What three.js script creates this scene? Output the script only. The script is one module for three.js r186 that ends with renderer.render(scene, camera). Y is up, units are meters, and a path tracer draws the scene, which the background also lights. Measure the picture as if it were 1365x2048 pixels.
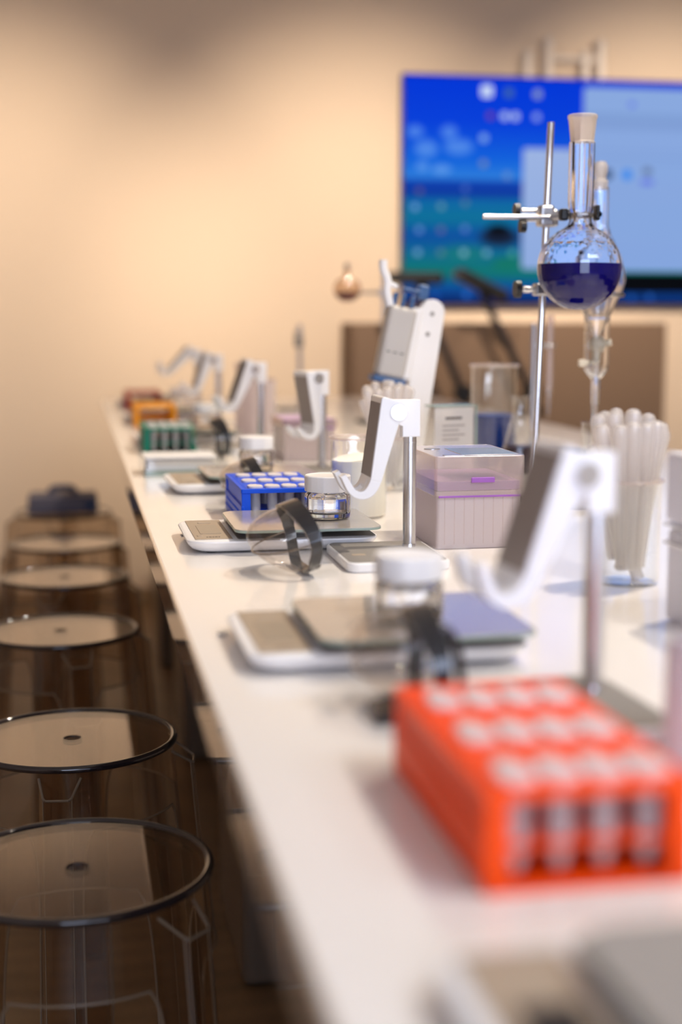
import * as THREE from 'three';
import { RoundedBoxGeometry } from 'three/addons/geometries/RoundedBoxGeometry.js';
import { mergeGeometries, toCreasedNormals } from 'three/addons/utils/BufferGeometryUtils.js';
import { RectAreaLightUniformsLib } from 'three/addons/lights/RectAreaLightUniformsLib.js';

// ---------------------------------------------------------------- camera, light, exposure
const R = (d) => (d * Math.PI) / 180;
const scene = new THREE.Scene();
scene.background = new THREE.Color(0x000000);
const camera = new THREE.PerspectiveCamera(39.527, 1365 / 2048, 0.05, 60);
camera.position.set(0, 1.31, 0);
camera.rotation.order = 'YXZ';
camera.rotation.set(R(-7.772), R(-10.68), 0);
camera.focus = 2.08;
camera.userData.fStop = 1.75;
scene.add(camera);

const renderer = new THREE.WebGLRenderer({ antialias: true });
renderer.toneMapping = THREE.LinearToneMapping;
renderer.toneMappingExposure = 1.24;
renderer.shadowMap.enabled = true;
RectAreaLightUniformsLib.init();

const WARM = new THREE.Color().setRGB(1, 0.81, 0.63);
const NEUTRAL = new THREE.Color().setRGB(1, 0.87, 0.7);
const COOL = new THREE.Color().setRGB(0.8, 0.89, 1.04);
const DAY = new THREE.Color().setRGB(0.72, 0.84, 1.14), WINDOW = 3.7;   // daylight through the window behind the camera
// wall-washing spot lamps: [x, z, aim x, aim y, candela]
const WALL_SPOTS = [[-0.33, -4.05, -0.38, 1.45, 16.5], [1.25, -4.05, 1.34, 1.45, 20], [2.8, -4.05, 2.85, 1.6, 20]];
// table spot lamps: [x, z, aim x, aim z, candela]
const TABLE_SPOTS = [[1.15, -0.5, 0.6, -0.8, 3], [1.2, -1.9, 0.6, -2.0, 7], [1.2, -3.2, 0.6, -3.2, 6.5], [1.1, -4.5, 0.5, -4.4, 5]];
// ceiling light panels: [x, z, radiance]
const PANELS = [[1.3, 1.7, 7], [2.2, 0.6, 9], [1.3, 0.3, 12]];

// ---------------------------------------------------------------- helpers
const taken = new Map();
function numbered(n) {
  const k = taken.get(n) ?? 0;
  taken.set(n, k + 1);
  return k ? n + '_' + String(k).padStart(3, '0') : n;
}
function tag(o, label, category, group) {
  o.userData.label = label;
  o.userData.category = category;
  if (group) o.userData.group = group;
  return o;
}
function thing(name, label, category, [x, y, z] = [0, 0, 0], turn = 0, group) {
  const o = new THREE.Group();
  o.name = numbered(name);
  scene.add(o);
  o.position.set(x, y, z);
  o.rotation.y = turn;
  return tag(o, label, category, group);
}
function obj(name, geo, m, parent, label) {
  const g = Array.isArray(geo) ? join(geo) : geo;
  const o = new THREE.Mesh(g, m);
  o.name = parent ? name : numbered(name);
  o.castShadow = o.receiveShadow = true;
  if (label) o.userData.label = label;
  (parent ?? scene).add(o);
  return o;
}
function struct(name, geo, m, parent) {
  const o = obj(name, geo, m, parent);
  if (!parent) o.userData.kind = 'structure';
  return o;
}
function copyOf(root, label, [x, y, z], turn = 0) {
  const c = root.clone();
  c.name = numbered(root.name.replace(/_\d{3}$/, ''));
  c.userData = { ...root.userData, label };
  c.position.set(x, y, z);
  c.rotation.set(0, turn, 0);
  scene.add(c);
  return c;
}
function join(list) {
  const l = list.map((g) => {
    const n = g.index ? g.toNonIndexed() : g;
    for (const k of Object.keys(n.attributes)) if (!['position', 'normal', 'uv'].includes(k)) n.deleteAttribute(k);
    if (!n.attributes.uv) n.setAttribute('uv', new THREE.BufferAttribute(new Float32Array(n.attributes.position.count * 2), 2));
    return n;
  });
  return mergeGeometries(l);
}
const V2 = (x, y) => new THREE.Vector2(x, y), V3 = (x, y, z) => new THREE.Vector3(x, y, z);
const box = (w, h, d, x = 0, y = 0, z = 0) => new THREE.BoxGeometry(w, h, d).translate(x, y, z);
const rbox = (w, h, d, r, x = 0, y = 0, z = 0, seg = 3) => new RoundedBoxGeometry(w, h, d, seg, r).translate(x, y, z);
const cyl = (r1, r2, h, x = 0, y = 0, z = 0, n = 32, open = false) => new THREE.CylinderGeometry(r1, r2, h, n, 1, open).translate(x, y, z);
const ball = (r, x = 0, y = 0, z = 0, n = 20) => new THREE.SphereGeometry(r, n, Math.ceil(n * 0.6)).translate(x, y, z);
const torus = (r, t, x = 0, y = 0, z = 0, n = 64) => new THREE.TorusGeometry(r, t, 12, n).rotateX(Math.PI / 2).translate(x, y, z);
function rod(a, b, r, n = 16) {
  const d = V3().subVectors(b, a), g = new THREE.CylinderGeometry(r, r, d.length(), n);
  g.applyQuaternion(new THREE.Quaternion().setFromUnitVectors(V3(0, 1, 0), d.clone().normalize()));
  return g.translate((a.x + b.x) / 2, (a.y + b.y) / 2, (a.z + b.z) / 2);
}
const pipe = (pts, r, n = 48, closed = false) => new THREE.TubeGeometry(new THREE.CatmullRomCurve3(pts, closed), n, r, 10, closed);
function outward(g) {                                      // closed surfaces keep their faces outward
  g = g.index ? g.toNonIndexed() : g;
  const p = g.attributes.position;
  let v = 0;
  const a = V3(), b = V3(), c = V3();
  for (let i = 0; i < p.count; i += 3) { a.fromBufferAttribute(p, i); b.fromBufferAttribute(p, i + 1); c.fromBufferAttribute(p, i + 2); v += a.dot(b.cross(c)); }
  if (v < 0) {
    for (const k of Object.keys(g.attributes)) {
      const at = g.attributes[k], s = at.itemSize;
      for (let i = 0; i < at.count; i += 3) for (let j = 0; j < s; j++) {
        const t = at.array[(i + 1) * s + j]; at.array[(i + 1) * s + j] = at.array[(i + 2) * s + j]; at.array[(i + 2) * s + j] = t;
      }
    }
  }
  g.deleteAttribute('normal');
  return toCreasedNormals(g, 0.7);
}
// a turned solid: [radius, height] pairs round the whole section
const lathe = (pts, n = 48) => outward(new THREE.LatheGeometry(pts.map(([r, y]) => V2(Math.max(r, 0.00001), y)), n));
// a turned vessel with a wall of thickness t and a floor of thickness f; the pairs are the outside from the floor up
function vessel(pts, t, f, n = 48) {
  const out = [[0, pts[0][1]], ...pts], inner = [];
  for (let i = pts.length - 1; i >= 0; i--) inner.push([Math.max(pts[i][0] - t, 0.0008), i ? pts[i][1] : pts[i][1] + f]);
  return lathe([...out, ...inner.filter(([, y]) => y >= pts[0][1] + f - 1e-6), [0, pts[0][1] + f], [0, pts[0][1]]], n);
}
function roundRect(w, h, r, s = new THREE.Shape()) {
  const x = -w / 2, y = -h / 2;
  s.moveTo(x + r, y); s.lineTo(x + w - r, y); s.absarc(x + w - r, y + r, r, -Math.PI / 2, 0, false);
  s.lineTo(x + w, y + h - r); s.absarc(x + w - r, y + h - r, r, 0, Math.PI / 2, false);
  s.lineTo(x + r, y + h); s.absarc(x + r, y + h - r, r, Math.PI / 2, Math.PI, false);
  s.lineTo(x, y + r); s.absarc(x + r, y + r, r, Math.PI, 1.5 * Math.PI, false);
  return s;
}
function slab(shape, h, bevel = 0.001, y = 0, seg = 2, curve = 12) {   // flat plate lying in xz, underside at y
  const g = new THREE.ExtrudeGeometry(shape, { depth: Math.max(h - 2 * bevel, 0.0002), bevelEnabled: bevel > 0, bevelThickness: bevel, bevelSize: bevel, bevelOffset: -bevel, bevelSegments: seg, curveSegments: curve });
  return g.translate(0, 0, bevel).rotateX(-Math.PI / 2).translate(0, y, 0);
}
const circleHole = (x, y, r) => { const p = new THREE.Path(); p.absarc(x, y, r, 0, Math.PI * 2, true); return p; };
let seed = 7;
const rnd = () => { seed = (seed * 1664525 + 1013904223) >>> 0; return seed / 4294967296; };

// ---------------------------------------------------------------- textures
function noiseTexture(w, h, f, repeat = [1, 1], srgb = true) {
  const data = new Uint8Array(w * h * 4);
  for (let y = 0; y < h; y++) for (let x = 0; x < w; x++) {
    const c = f(x / w, y / h), i = (y * w + x) * 4;
    for (let k = 0; k < 3; k++) data[i + k] = Math.max(0, Math.min(255, c[k]));
    data[i + 3] = 255;
  }
  const t = new THREE.DataTexture(data, w, h);
  t.wrapS = t.wrapT = THREE.RepeatWrapping; t.magFilter = t.minFilter = THREE.LinearFilter;
  if (srgb) t.colorSpace = THREE.SRGBColorSpace;
  t.repeat.set(...repeat); t.needsUpdate = true;
  return t;
}
function canvasTexture(w, h, draw) {
  const c = document.createElement('canvas');
  c.width = w; c.height = h;
  draw(c.getContext('2d'), w, h);
  const t = new THREE.CanvasTexture(c);
  t.colorSpace = THREE.SRGBColorSpace; t.magFilter = THREE.LinearFilter;
  return t;
}
const grain = noiseTexture(256, 256, () => { const v = 225 + rnd() * 30; return [v, v, v]; }, [5, 5], false);
const floorTex = noiseTexture(512, 256, (u, v) => {
  const n = Math.sin(v * 180 + Math.sin(u * 9) * 2.4) * 5 + Math.sin(v * 47 + u * 6.28) * 6 + (rnd() - 0.5) * 10;
  return [121 + n, 95 + n * 0.8, 66 + n * 0.6];
}, [1, 1]);
const brushed = noiseTexture(256, 64, (u, v) => { const n = 205 + Math.sin(v * 300) * 8 + (rnd() - 0.5) * 26; return [n, n, n]; }, [1, 1], false);

// ---------------------------------------------------------------- materials
const std = (hex, roughness, o = {}) => new THREE.MeshPhysicalMaterial({ color: hex, roughness, ...o });
const M = {
  wall: std(0xe7d3bb, 0.88, { bumpMap: grain, bumpScale: 0.0004 }),
  ceiling: std(0xeae4da, 0.95),
  floor: std(0xffffff, 0.42, { map: floorTex }),
  base: std(0x9a7f60, 0.6),
  top: std(0xf3eeea, 0.13, { specularIntensity: 0.75 }),
  gloss: std(0xd9cdbf, 0.06, { clearcoat: 1, clearcoatRoughness: 0.02, ior: 1.7 }),
  pedestal: std(0x6a5f56, 0.3),
  white: std(0xf2f1f3, 0.32),
  whiteMatt: std(0xefedee, 0.5),
  grey: std(0x8c8782, 0.5),
  greyPad: std(0xa0968f, 0.75),
  displayPanel: std(0xb9a894, 0.45, { metalness: 0.25 }),
  lcd: std(0x9c8f7e, 0.3),
  print: std(0x55504c, 0.7),
  dark: std(0x15151a, 0.4),
  black: std(0x08080a, 0.45),
  rubber: std(0x101012, 0.8),
  chrome: std(0xe4e4e6, 0.14, { metalness: 1 }),
  alu: std(0xd6d5d8, 0.3, { metalness: 1, roughnessMap: brushed }),
  alloy: std(0xb9b9bd, 0.3, { metalness: 1 }),
  knobFace: std(0xe6e6ea, 0.22, { metalness: 1, anisotropy: 0.9 }),
  taupe: std(0x7a6350, 0.75),
  purple: std(0xc79fd6, 0.45, { transmission: 0.35, thickness: 0 }),
  purpleDark: std(0xa061bd, 0.45),
  frosted: std(0xf6eeee, 0.62, { transmission: 0.6, thickness: 0 }),
  frostClear: std(0xf8f2f0, 0.22, { transmission: 0.86, thickness: 0 }),
  tube: std(0xfcfaf9, 0.28, { transmission: 0.82, thickness: 0 }),
  lid: std(0xf3ecec, 0.4, { transmission: 0.3, thickness: 0 }),
  sample: std(0xf1e9e4, 0.6),
  powder: std(0xf6f1e6, 0.9),
  glass: std(0xffffff, 0, { transmission: 1, thickness: 0.004, ior: 1.47, attenuationColor: new THREE.Color(0.86, 0.93, 0.9), attenuationDistance: 0.12 }),
  pane: std(0xfdfefe, 0, { transmission: 1, thickness: 0, ior: 1.5 }),
  acrylic: std(0xfbfcfc, 0.02, { transmission: 1, thickness: 0, ior: 1.49 }),
  greenGlass: std(0xa8a29d, 0.15, { clearcoat: 0.3, clearcoatRoughness: 0.05 }),
  greenEdge: std(0x9fb0a6, 0.25),
  smoke: std(0xe9e1d8, 0.015, { transmission: 1, thickness: 0, ior: 1.5 }),
  smokeEdge: std(0x2c2427, 0.08, { transmission: 0.35, thickness: 0, clearcoat: 1 }),
  smokeLine: std(0xa8957f, 0.05, { transmission: 0.55, thickness: 0 }),
  lensSmoke: std(0xf5f0ec, 0.0, { transmission: 1, thickness: 0, ior: 1.6 }),
  frame: std(0x1d1d22, 0.2, { clearcoat: 0.5 }),
  water: std(0xffffff, 0, { transmission: 1, thickness: 0.02, ior: 1.333 }),
  blueLiquid: std(0x05047a, 0.1, { specularIntensity: 0.1 }),
  blueBeaker: std(0x012a72, 0.3, { specularIntensity: 0.3 }),
  plum: std(0x250a1c, 0.3, { specularIntensity: 0.3 }),
  violet: std(0x6e444f, 0.7, { specularIntensity: 0.2 }),
  redLiquid: std(0xb04022, 0.5, { specularIntensity: 0.3 }),
  brownRed: std(0x4c1612, 0.2),
  pipetteGrey: std(0xbdb8b4, 0.45),
  pipetteBlue: std(0x365c8f, 0.45),
  caseGrey: std(0x6d6a78, 0.7),
  caseBlue: std(0x44506e, 0.7),
  frostGlass: std(0xf4ece4, 0.5, { transmission: 0.8, thickness: 0 }),
  clearRod: std(0xfff6ea, 0.25, { transmission: 0.2, thickness: 0 }),
  milky: std(0xeceaf1, 0.5, { transmission: 0.35, thickness: 0 }),
  dullGlass: std(0xf3ece6, 0, { transmission: 1, thickness: 0, specularIntensity: 0.25 }),
  paper: std(0xefe6de, 0.85),
  valve: std(0xe6dcc8, 0.4, { transmission: 0.25, thickness: 0 }),
};
const rackColour = { orange: 0xfd4e00, blue: 0x0d52e0, green: 0x067a63, yellow: 0xffa800, red: 0xb02a22 };
const rackMat = Object.fromEntries(Object.entries(rackColour).map(([k, c]) => [k, std(c, 0.42, { specularIntensity: 0.5 })]));

// ---------------------------------------------------------------- the room
const X0 = -2.4, X1 = 4.8, Z0 = -6.55, Z1 = 2.6, H = 2.95, T = 0.985;
const W = X1 - X0, D = Z1 - Z0, XC = (X0 + X1) / 2, ZC = (Z0 + Z1) / 2;
{
  const f = box(W, 0.1, D, XC, -0.05, ZC);
  const uv = f.attributes.uv;
  for (let i = 0; i < uv.count; i++) uv.setXY(i, uv.getX(i) * 3.5, uv.getY(i) * 4.5);
  struct('floor', f, M.floor);
  struct('ceiling', box(W + 0.2, 0.1, D + 0.2, XC, H + 0.05, ZC), M.ceiling);
  const back = box(W + 0.2, H, 0.1, XC, H / 2, Z0 - 0.05);
  struct('wall_back', back, M.wall);
  struct('wall_front', box(W + 0.2, H, 0.1, XC, H / 2, Z1 + 0.05), M.wall);
  struct('wall_left', box(0.1, H, D, X0 - 0.05, H / 2, ZC), M.wall);
  struct('wall_right', box(0.1, H, D, X1 + 0.05, H / 2, ZC), M.wall);
  struct('baseboard_back', rbox(W, 0.07, 0.016, 0.004, XC, 0.035, Z0 + 0.008), M.base);
}

// ---------------------------------------------------------------- lamps
function spotLamp(x, y, z, tx, ty, tz, cd, angle, label, group, colour = WARM) {
  const t = thing('spot_lamp', label, 'lamp', [x, H, z], 0, group);
  const dir = V3(tx - x, ty - y, tz - z).normalize(), q = new THREE.Quaternion().setFromUnitVectors(V3(0, -1, 0), dir);
  const at = (g) => g.applyQuaternion(q).translate(0, y - H, 0);
  obj('stem', cyl(0.008, 0.008, H - y, 0, (y - H) / 2, 0, 12), M.whiteMatt, t);
  obj('housing', at(lathe([[0.026, 0.05], [0.04, 0.045], [0.04, -0.06], [0.037, -0.06], [0.037, 0.02], [0, 0.02], [0, 0.05]], 24)), M.whiteMatt, t);
  obj('bulb', at(cyl(0.034, 0.034, 0.004, 0, 0.012, 0, 24)), std(0xffffff, 0.5, { emissive: colour, emissiveIntensity: 6 }), t);
  const l = new THREE.SpotLight(colour, cd, 0, R(angle), 0.9, 2);
  l.position.set(x + dir.x * 0.07, y + dir.y * 0.07, z + dir.z * 0.07);
  l.target.position.set(tx, ty, tz);
  l.castShadow = true; l.shadow.radius = 2;
  l.name = 'spot_lamp_beam';
  scene.add(l, l.target);
}
WALL_SPOTS.forEach(([x, z, ax, ay, cd], i) => spotLamp(x, H - 0.16, z, ax, ay, Z0, cd, 30, 'white ceiling spot lamp lighting the cream back wall ' + ['above the stools', 'left of the screen', 'above the screen'][i], 'wall washing spot lamps'));
TABLE_SPOTS.forEach(([x, z, ax, az, cd], i) => spotLamp(x, H - 0.16, z, ax, T, az, cd, 46, 'white ceiling spot lamp over the table ' + ['by the orange rack', 'by the middle scale', 'by the clear box', 'by the far racks'][i], 'spot lamps over the table', NEUTRAL));
for (const [i, [x, z, I]] of PANELS.entries()) {
  const t = thing('ceiling_light', 'square flat ceiling light panel ' + ['nearest the window', 'right of the table', 'over the near table end'][i], 'ceiling light', [x, H, z], 0, 'ceiling light panels');
  obj('frame', [box(0.64, 0.02, 0.02, 0, -0.01, 0.31), box(0.64, 0.02, 0.02, 0, -0.01, -0.31), box(0.02, 0.02, 0.6, 0.31, -0.01, 0), box(0.02, 0.02, 0.6, -0.31, -0.01, 0)], M.whiteMatt, t);
  obj('diffuser', box(0.6, 0.006, 0.6, 0, -0.008, 0), std(0xffffff, 0.5, { emissive: COOL, emissiveIntensity: 1.2 }), t);
  const l = new THREE.RectAreaLight(COOL, I, 0.6, 0.6);
  l.position.set(x, H - 0.03, z);
  l.lookAt(x, 0, z);
  l.name = 'ceiling_light_glow';
  scene.add(l);
}

{
  // a wide daylit window in the wall behind the camera
  const t = new THREE.Group(); t.name = 'window_1'; t.userData.kind = 'structure'; t.position.set(0.4, 1.55, Z1 - 0.02); scene.add(t);
  const w = 2.8, h = 1.4;
  obj('frame', [box(w + 0.1, 0.06, 0.05, 0, h / 2 + 0.02, 0), box(w + 0.1, 0.06, 0.05, 0, -h / 2 - 0.02, 0), ...[-1.5, -0.5, 0.5, 1.5].map((k) => box(0.05, h, 0.05, k * (w / 3), 0, 0))], M.whiteMatt, t);
  for (let k = -1; k <= 1; k++) obj('pane', box(w / 3 - 0.05, h - 0.02, 0.008, k * (w / 3), 0, 0.006), std(0xffffff, 0.4, { emissive: DAY, emissiveIntensity: 0.9 }), t);
  const l = new THREE.RectAreaLight(DAY, WINDOW, w, h);
  l.position.set(0.4, 1.55, Z1 - 0.06); l.lookAt(0.4, 1.55, -5); l.rotation.y = 0; l.name = 'window_glow';
  scene.add(l);
}

// ---------------------------------------------------------------- the long table
{
  const zn = 0.25, zf = -5.75, L = zn - zf, zc = (zn + zf) / 2, w = 1.35, xe = 0.108;
  const t = thing('long_table', 'long glossy white laboratory table running away to the back wall', 'table', [xe + w / 2, 0, zc]);
  obj('tabletop', rbox(w - 0.004, 0.03, L, 0.003, 0.002, T - 0.015, 0), M.top, t);
  obj('edge_panel', rbox(0.02, 0.05, L, 0.003, -w / 2 + 0.012, T - 0.0255, 0), M.gloss, t, 'glossy edge panel that mirrors the stools');
  obj('edge_panel', rbox(0.02, 0.05, L, 0.003, w / 2 - 0.012, T - 0.0255, 0), M.gloss, t);
  for (const z of [-1.38, -2.87, -4.35, -5.5]) obj('pedestal', rbox(0.95, 0.93, 0.46, 0.02, 0.302 + 0.475 - xe - w / 2, 0.466, z - zc), M.pedestal, t);
}

// ---------------------------------------------------------------- clear stools
function makeStool() {
  const t = thing('stool', '', 'stool', [0, 0, 0], 0, 'smoky clear plastic stools along the table');
  const Hs = 0.65, Rr = (y) => 0.16 + 0.085 * (0.64 - y) * 0.9;
  const sh = new THREE.Shape(); sh.absarc(0, 0, 0.161, 0, Math.PI * 2, false); sh.holes.push(circleHole(0, 0, 0.0135));
  obj('seat', slab(sh, 0.005, 0.0012, Hs - 0.008, 2, 48), M.smoke, t);
  obj('hole_rim', torus(0.0138, 0.0016, 0, Hs - 0.0055, 0, 32), M.smokeEdge, t);
  obj('rim', torus(0.1612, 0.0056, 0, Hs - 0.005, 0, 96), M.smokeEdge, t, 'dark rounded rim of the seat');
  // skirt: a flaring sheet whose lower edge arches between the legs
  const N = 128, K = 14, pos = [], idx = [], low = [];
  for (let i = 0; i <= N; i++) {
    const th = (i / N) * Math.PI * 2, d = Math.abs((((th + Math.PI / 4) % (Math.PI / 2)) + Math.PI / 2) % (Math.PI / 2) - Math.PI / 4);   // angle to the nearest leg (legs at 0, 90, 180, 270)
    const a = Math.max(0, Math.min(1, d / (Math.PI / 4)));
    const yb = a < 0.25 ? 0.003 + 0.48 * (a / 0.25) ** 10 : 0.55 - 0.067 * (1 - (a - 0.25) / 0.12 > 0 ? (1 - (a - 0.25) / 0.12) ** 2 : 0);
    for (let k = 0; k <= K; k++) { const y = yb + (Hs - 0.008 - yb) * (k / K), r = Rr(y); pos.push(r * Math.sin(th), y, r * Math.cos(th)); }
    low.push(V3(Rr(yb) * Math.sin(th), yb, Rr(yb) * Math.cos(th)));
  }
  for (let i = 0; i < N; i++) for (let k = 0; k < K; k++) { const a = i * (K + 1) + k, b = a + K + 1; idx.push(a, b, a + 1, b, b + 1, a + 1); }
  const g = new THREE.BufferGeometry();
  g.setAttribute('position', new THREE.Float32BufferAttribute(pos, 3)); g.setIndex(idx); g.computeVertexNormals();
  obj('skirt', g, M.smoke, t);
  low.pop();
  obj('lower_edge', pipe(low, 0.0019, 320, true), M.smokeLine, t);
  // four hollow leg ribs, open at the top
  for (let q = 0; q < 4; q++) {
    const th = q * Math.PI / 2, p = [], ix = [], prof = [[-0.031, 0], [-0.021, 0.027], [-0.017, 0.0305], [0.017, 0.0305], [0.021, 0.027], [0.031, 0]], KY = 10, top = [];
    const put = (s, b, y) => { const r = Rr(y) + b - s * s / (2 * Rr(y)); return V3(r * Math.sin(th) + s * Math.cos(th), y, r * Math.cos(th) - s * Math.sin(th)); };
    for (let k = 0; k <= KY; k++) for (const [s, b] of prof) { const v = put(s, b, 0.003 + (0.628 - 0.75 * b) * (k / KY)); p.push(v.x, v.y, v.z); }
    for (let k = 0; k < KY; k++) for (let j = 0; j < prof.length - 1; j++) { const a = k * prof.length + j, b = a + prof.length; ix.push(a, a + 1, b, a + 1, b + 1, b); }
    const lg = new THREE.BufferGeometry();
    lg.setAttribute('position', new THREE.Float32BufferAttribute(p, 3)); lg.setIndex(ix);
    const flat = lg.toNonIndexed(); flat.computeVertexNormals();
    const leg = obj('leg', toCreasedNormals(flat, 0.4), M.smoke, t);
    for (const [s, b] of prof) top.push(put(s, b, 0.631 - 0.75 * b));
    const edge = [];
    for (let j = 0; j < top.length - 1; j++) edge.push(rod(top[j], top[j + 1], 0.0022, 8));
    for (const [s, b] of [prof[1], prof[4]]) edge.push(rod(put(s, b, 0.61), put(s, b, 0.003), 0.0012, 6));
    obj('leg_edge', edge, M.smokeLine, leg);
  }
  return t;
}
{
  const spots = [
    [-0.008, -1.694, 45, 'nearest smoky clear stool, its dark rim and centre hole in front'],
    [-0.013, -2.243, -7, 'second nearest smoky clear stool, right behind the front one'],
    [-0.036, -3.05, 12, 'third smoky clear stool of the row, counted from the front'],
    [-0.03, -3.7, -12, 'fourth smoky clear stool of the row, counted from the front'],
    [-0.032, -4.26, 20, 'fifth smoky clear stool, just in front of the one with the case'],
    [-0.04, -4.95, -6, 'farthest smoky clear stool, with the blue grey case on its seat'],
  ];
  const s0 = makeStool();
  spots.forEach(([x, z, a, label], i) => {
    const s = i ? copyOf(s0, label, [x, 0, z], R(a)) : s0;
    s.position.set(x, 0, z); s.rotation.y = R(a); s.userData.label = label;
  });
}
{
  const t = thing('carry_case', 'blue grey soft case with a top handle lying on the farthest stool', 'case', [-0.04, 0.652, -4.95]);
  obj('body', rbox(0.232, 0.058, 0.16, 0.012, 0, 0.03, 0), M.caseGrey, t);
  obj('side_flap', rbox(0.05, 0.05, 0.165, 0.01, 0.092, 0.027, 0), M.caseBlue, t);
  obj('piping', [rbox(0.236, 0.012, 0.164, 0.005, 0, 0.007, 0)], M.caseBlue, t);
  obj('handle', pipe([V3(-0.045, 0.054, 0), V3(-0.035, 0.075, 0), V3(0, 0.08, 0), V3(0.035, 0.075, 0), V3(0.045, 0.054, 0)], 0.011, 24), M.caseBlue, t);
}

// ---------------------------------------------------------------- kitchen-style laboratory scales
function makeScale() {
  const t = thing('digital_scale', '', 'scale', [0, 0, 0], 0, 'white digital scales along the table edge');
  const w = 0.272, d = 0.215;
  // body: rounded plate with a tucked-in underside
  const lay = (inset, y) => [inset, y], rings = [lay(0.03, 0.0015), lay(0.018, 0.0022), lay(0.009, 0.0055), lay(0.003, 0.0115), lay(0.0005, 0.0165), lay(0.001, 0.0185), lay(0.003, 0.0195), lay(0.006, 0.0198)];
  const n = 96, pos = [], ix = [];
  const ringPts = (inset) => { const s = roundRect(w - 2 * inset, d - 2 * inset, Math.max(0.004, 0.03 - inset * 0.6)); return s.getSpacedPoints(n); };
  rings.forEach(([i, y]) => ringPts(i).slice(0, n).forEach((p) => pos.push(p.x, y, -p.y)));
  for (let r = 0; r < rings.length - 1; r++) for (let i = 0; i < n; i++) { const a = r * n + i, b = r * n + ((i + 1) % n); ix.push(a, b, a + n, b, b + n, a + n); }
  const cT = pos.length / 3; pos.push(0, 0.0198, 0, 0, 0.0015, 0);
  for (let i = 0; i < n; i++) { const k = (rings.length - 1) * n; ix.push(k + i, k + ((i + 1) % n), cT); ix.push((i + 1) % n, i, cT + 1); }
  const g = new THREE.BufferGeometry(); g.setAttribute('position', new THREE.Float32BufferAttribute(pos, 3)); g.setIndex(ix);
  const body = obj('body', outward(g), M.white, t);
  obj('foot', [[-1, -1], [1, -1], [-1, 1], [1, 1]].map(([a, b]) => cyl(0.008, 0.008, 0.002, a * 0.1, 0.001, b * 0.075, 16)), M.rubber, body);
  const pan = obj('display_panel', slab(roundRect(0.052, 0.187, 0.003), 0.0012, 0.0003, 0.0196).translate(-0.098, 0, 0), M.displayPanel, t, 'beige display panel');
  obj('display', slab(roundRect(0.03, 0.085, 0.002), 0.0008, 0.0002, 0.0206).translate(-0.098, 0, 0.004), M.lcd, pan);
  obj('button', [slab(roundRect(0.008, 0.012, 0.002), 0.001, 0.0003, 0.0206).translate(-0.115, 0, 0.062), slab(roundRect(0.02, 0.006, 0.002), 0.001, 0.0003, 0.0206).translate(-0.098, 0, -0.062)], M.displayPanel, pan);
  obj('print', [0, 1, 2, 3, 4].map((k) => slab(roundRect(0.0022 + (k % 2) * 0.0016, 0.004, 0.0004), 0.0003, 0, 0.0208).translate(-0.106 + k * 0.0042, 0, 0.076)), M.print, pan);
  obj('top_plate', slab(roundRect(0.196, 0.2, 0.008), 0.0012, 0.0003, 0.0195).translate(0.033, 0, 0), M.grey, t, 'grey plate below the glass platform');
  const post = obj('support', [cyl(0.052, 0.056, 0.005, 0.033, 0.0225, 0.01, 40)], M.white, t);
  obj('support_pad', cyl(0.055, 0.05, 0.0055, 0.033, 0.0272, 0.01, 40), M.black, post);
  const pl = obj('platform', slab(roundRect(0.206, 0.206, 0.022), 0.004, 0.0006, 0.0315).translate(0.033, 0, 0.02), M.greenGlass, t, 'frosted greenish glass platform');
  const ring = roundRect(0.2068, 0.2068, 0.0224); ring.holes.push(roundRect(0.2, 0.2, 0.0185, new THREE.Path()));
  obj('platform_edge', slab(ring, 0.0032, 0.0003, 0.0313).translate(0.033, 0, 0.02), M.greenEdge, pl);
  return t;
}
const scaleSpots = [
  [0.287, -2.045, 0, 'white digital scale in the middle with a jar of clear liquid, goggles in front'],
  [0.287, -1.36, 0, 'blurred white digital scale behind the orange rack, a lidded jar on it'],
  [0.31, -2.72, 2, 'white digital scale left of the blue rack, partly hidden by it'],
  [0.298, -0.535, 0, 'nearest white digital scale, cut by the bottom of the picture'],
  [0.293, -3.79, 0, 'far white digital scale behind the green rack, its left end showing'],
  [0.295, -4.66, 0, 'far white digital scale behind the yellow rack, its left end showing'],
  [0.30, -5.45, 0, 'farthest white digital scale, behind the red rack at the table end'],
];
{
  const s0 = makeScale();
  scaleSpots.forEach(([x, z, a, label], i) => {
    const s = i ? copyOf(s0, label, [x, T, z], R(a)) : s0;
    s.position.set(x, T, z); s.rotation.y = R(a); s.userData.label = label;
    if (i === 3) s.traverse((o) => { if (o.name === 'display') { o.material = M.dark; o.userData.label = 'dark display'; } });
  });
}

// ---------------------------------------------------------------- glass jars with white lids
function makeJar() {
  const t = thing('glass_jar', '', 'jar', [0, 0, 0], 0, 'glass jars with white lids on the scales');
  const wall = obj('jar_body', lathe([[0, 0.0005], [0.0285, 0.0005], [0.0325, 0.002], [0.0335, 0.006], [0.0335, 0.033], [0.032, 0.0365], [0.0285, 0.0385], [0.0285, 0.044], [0.0262, 0.044], [0.0262, 0.0385], [0.029, 0.0355], [0.0305, 0.033], [0.0305, 0.0115], [0.0275, 0.0085], [0, 0.0078], [0, 0.0005]], 64), M.glass, t);
  obj('liquid', lathe([[0, 0.0082], [0.0272, 0.0089], [0.03, 0.0118], [0.03, 0.03], [0, 0.03], [0, 0.0082]], 64), M.water, wall);
  const ribs = [];
  obj('lid', lathe([[0, 0.0402], [0.033, 0.0402], [0.0337, 0.041], [0.0337, 0.0618], [0.0325, 0.0632], [0.0305, 0.0634], [0.03, 0.0628], [0, 0.0628], [0, 0.0402]], 64), M.white, t, 'white screw lid');
  return t;
}
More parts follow.
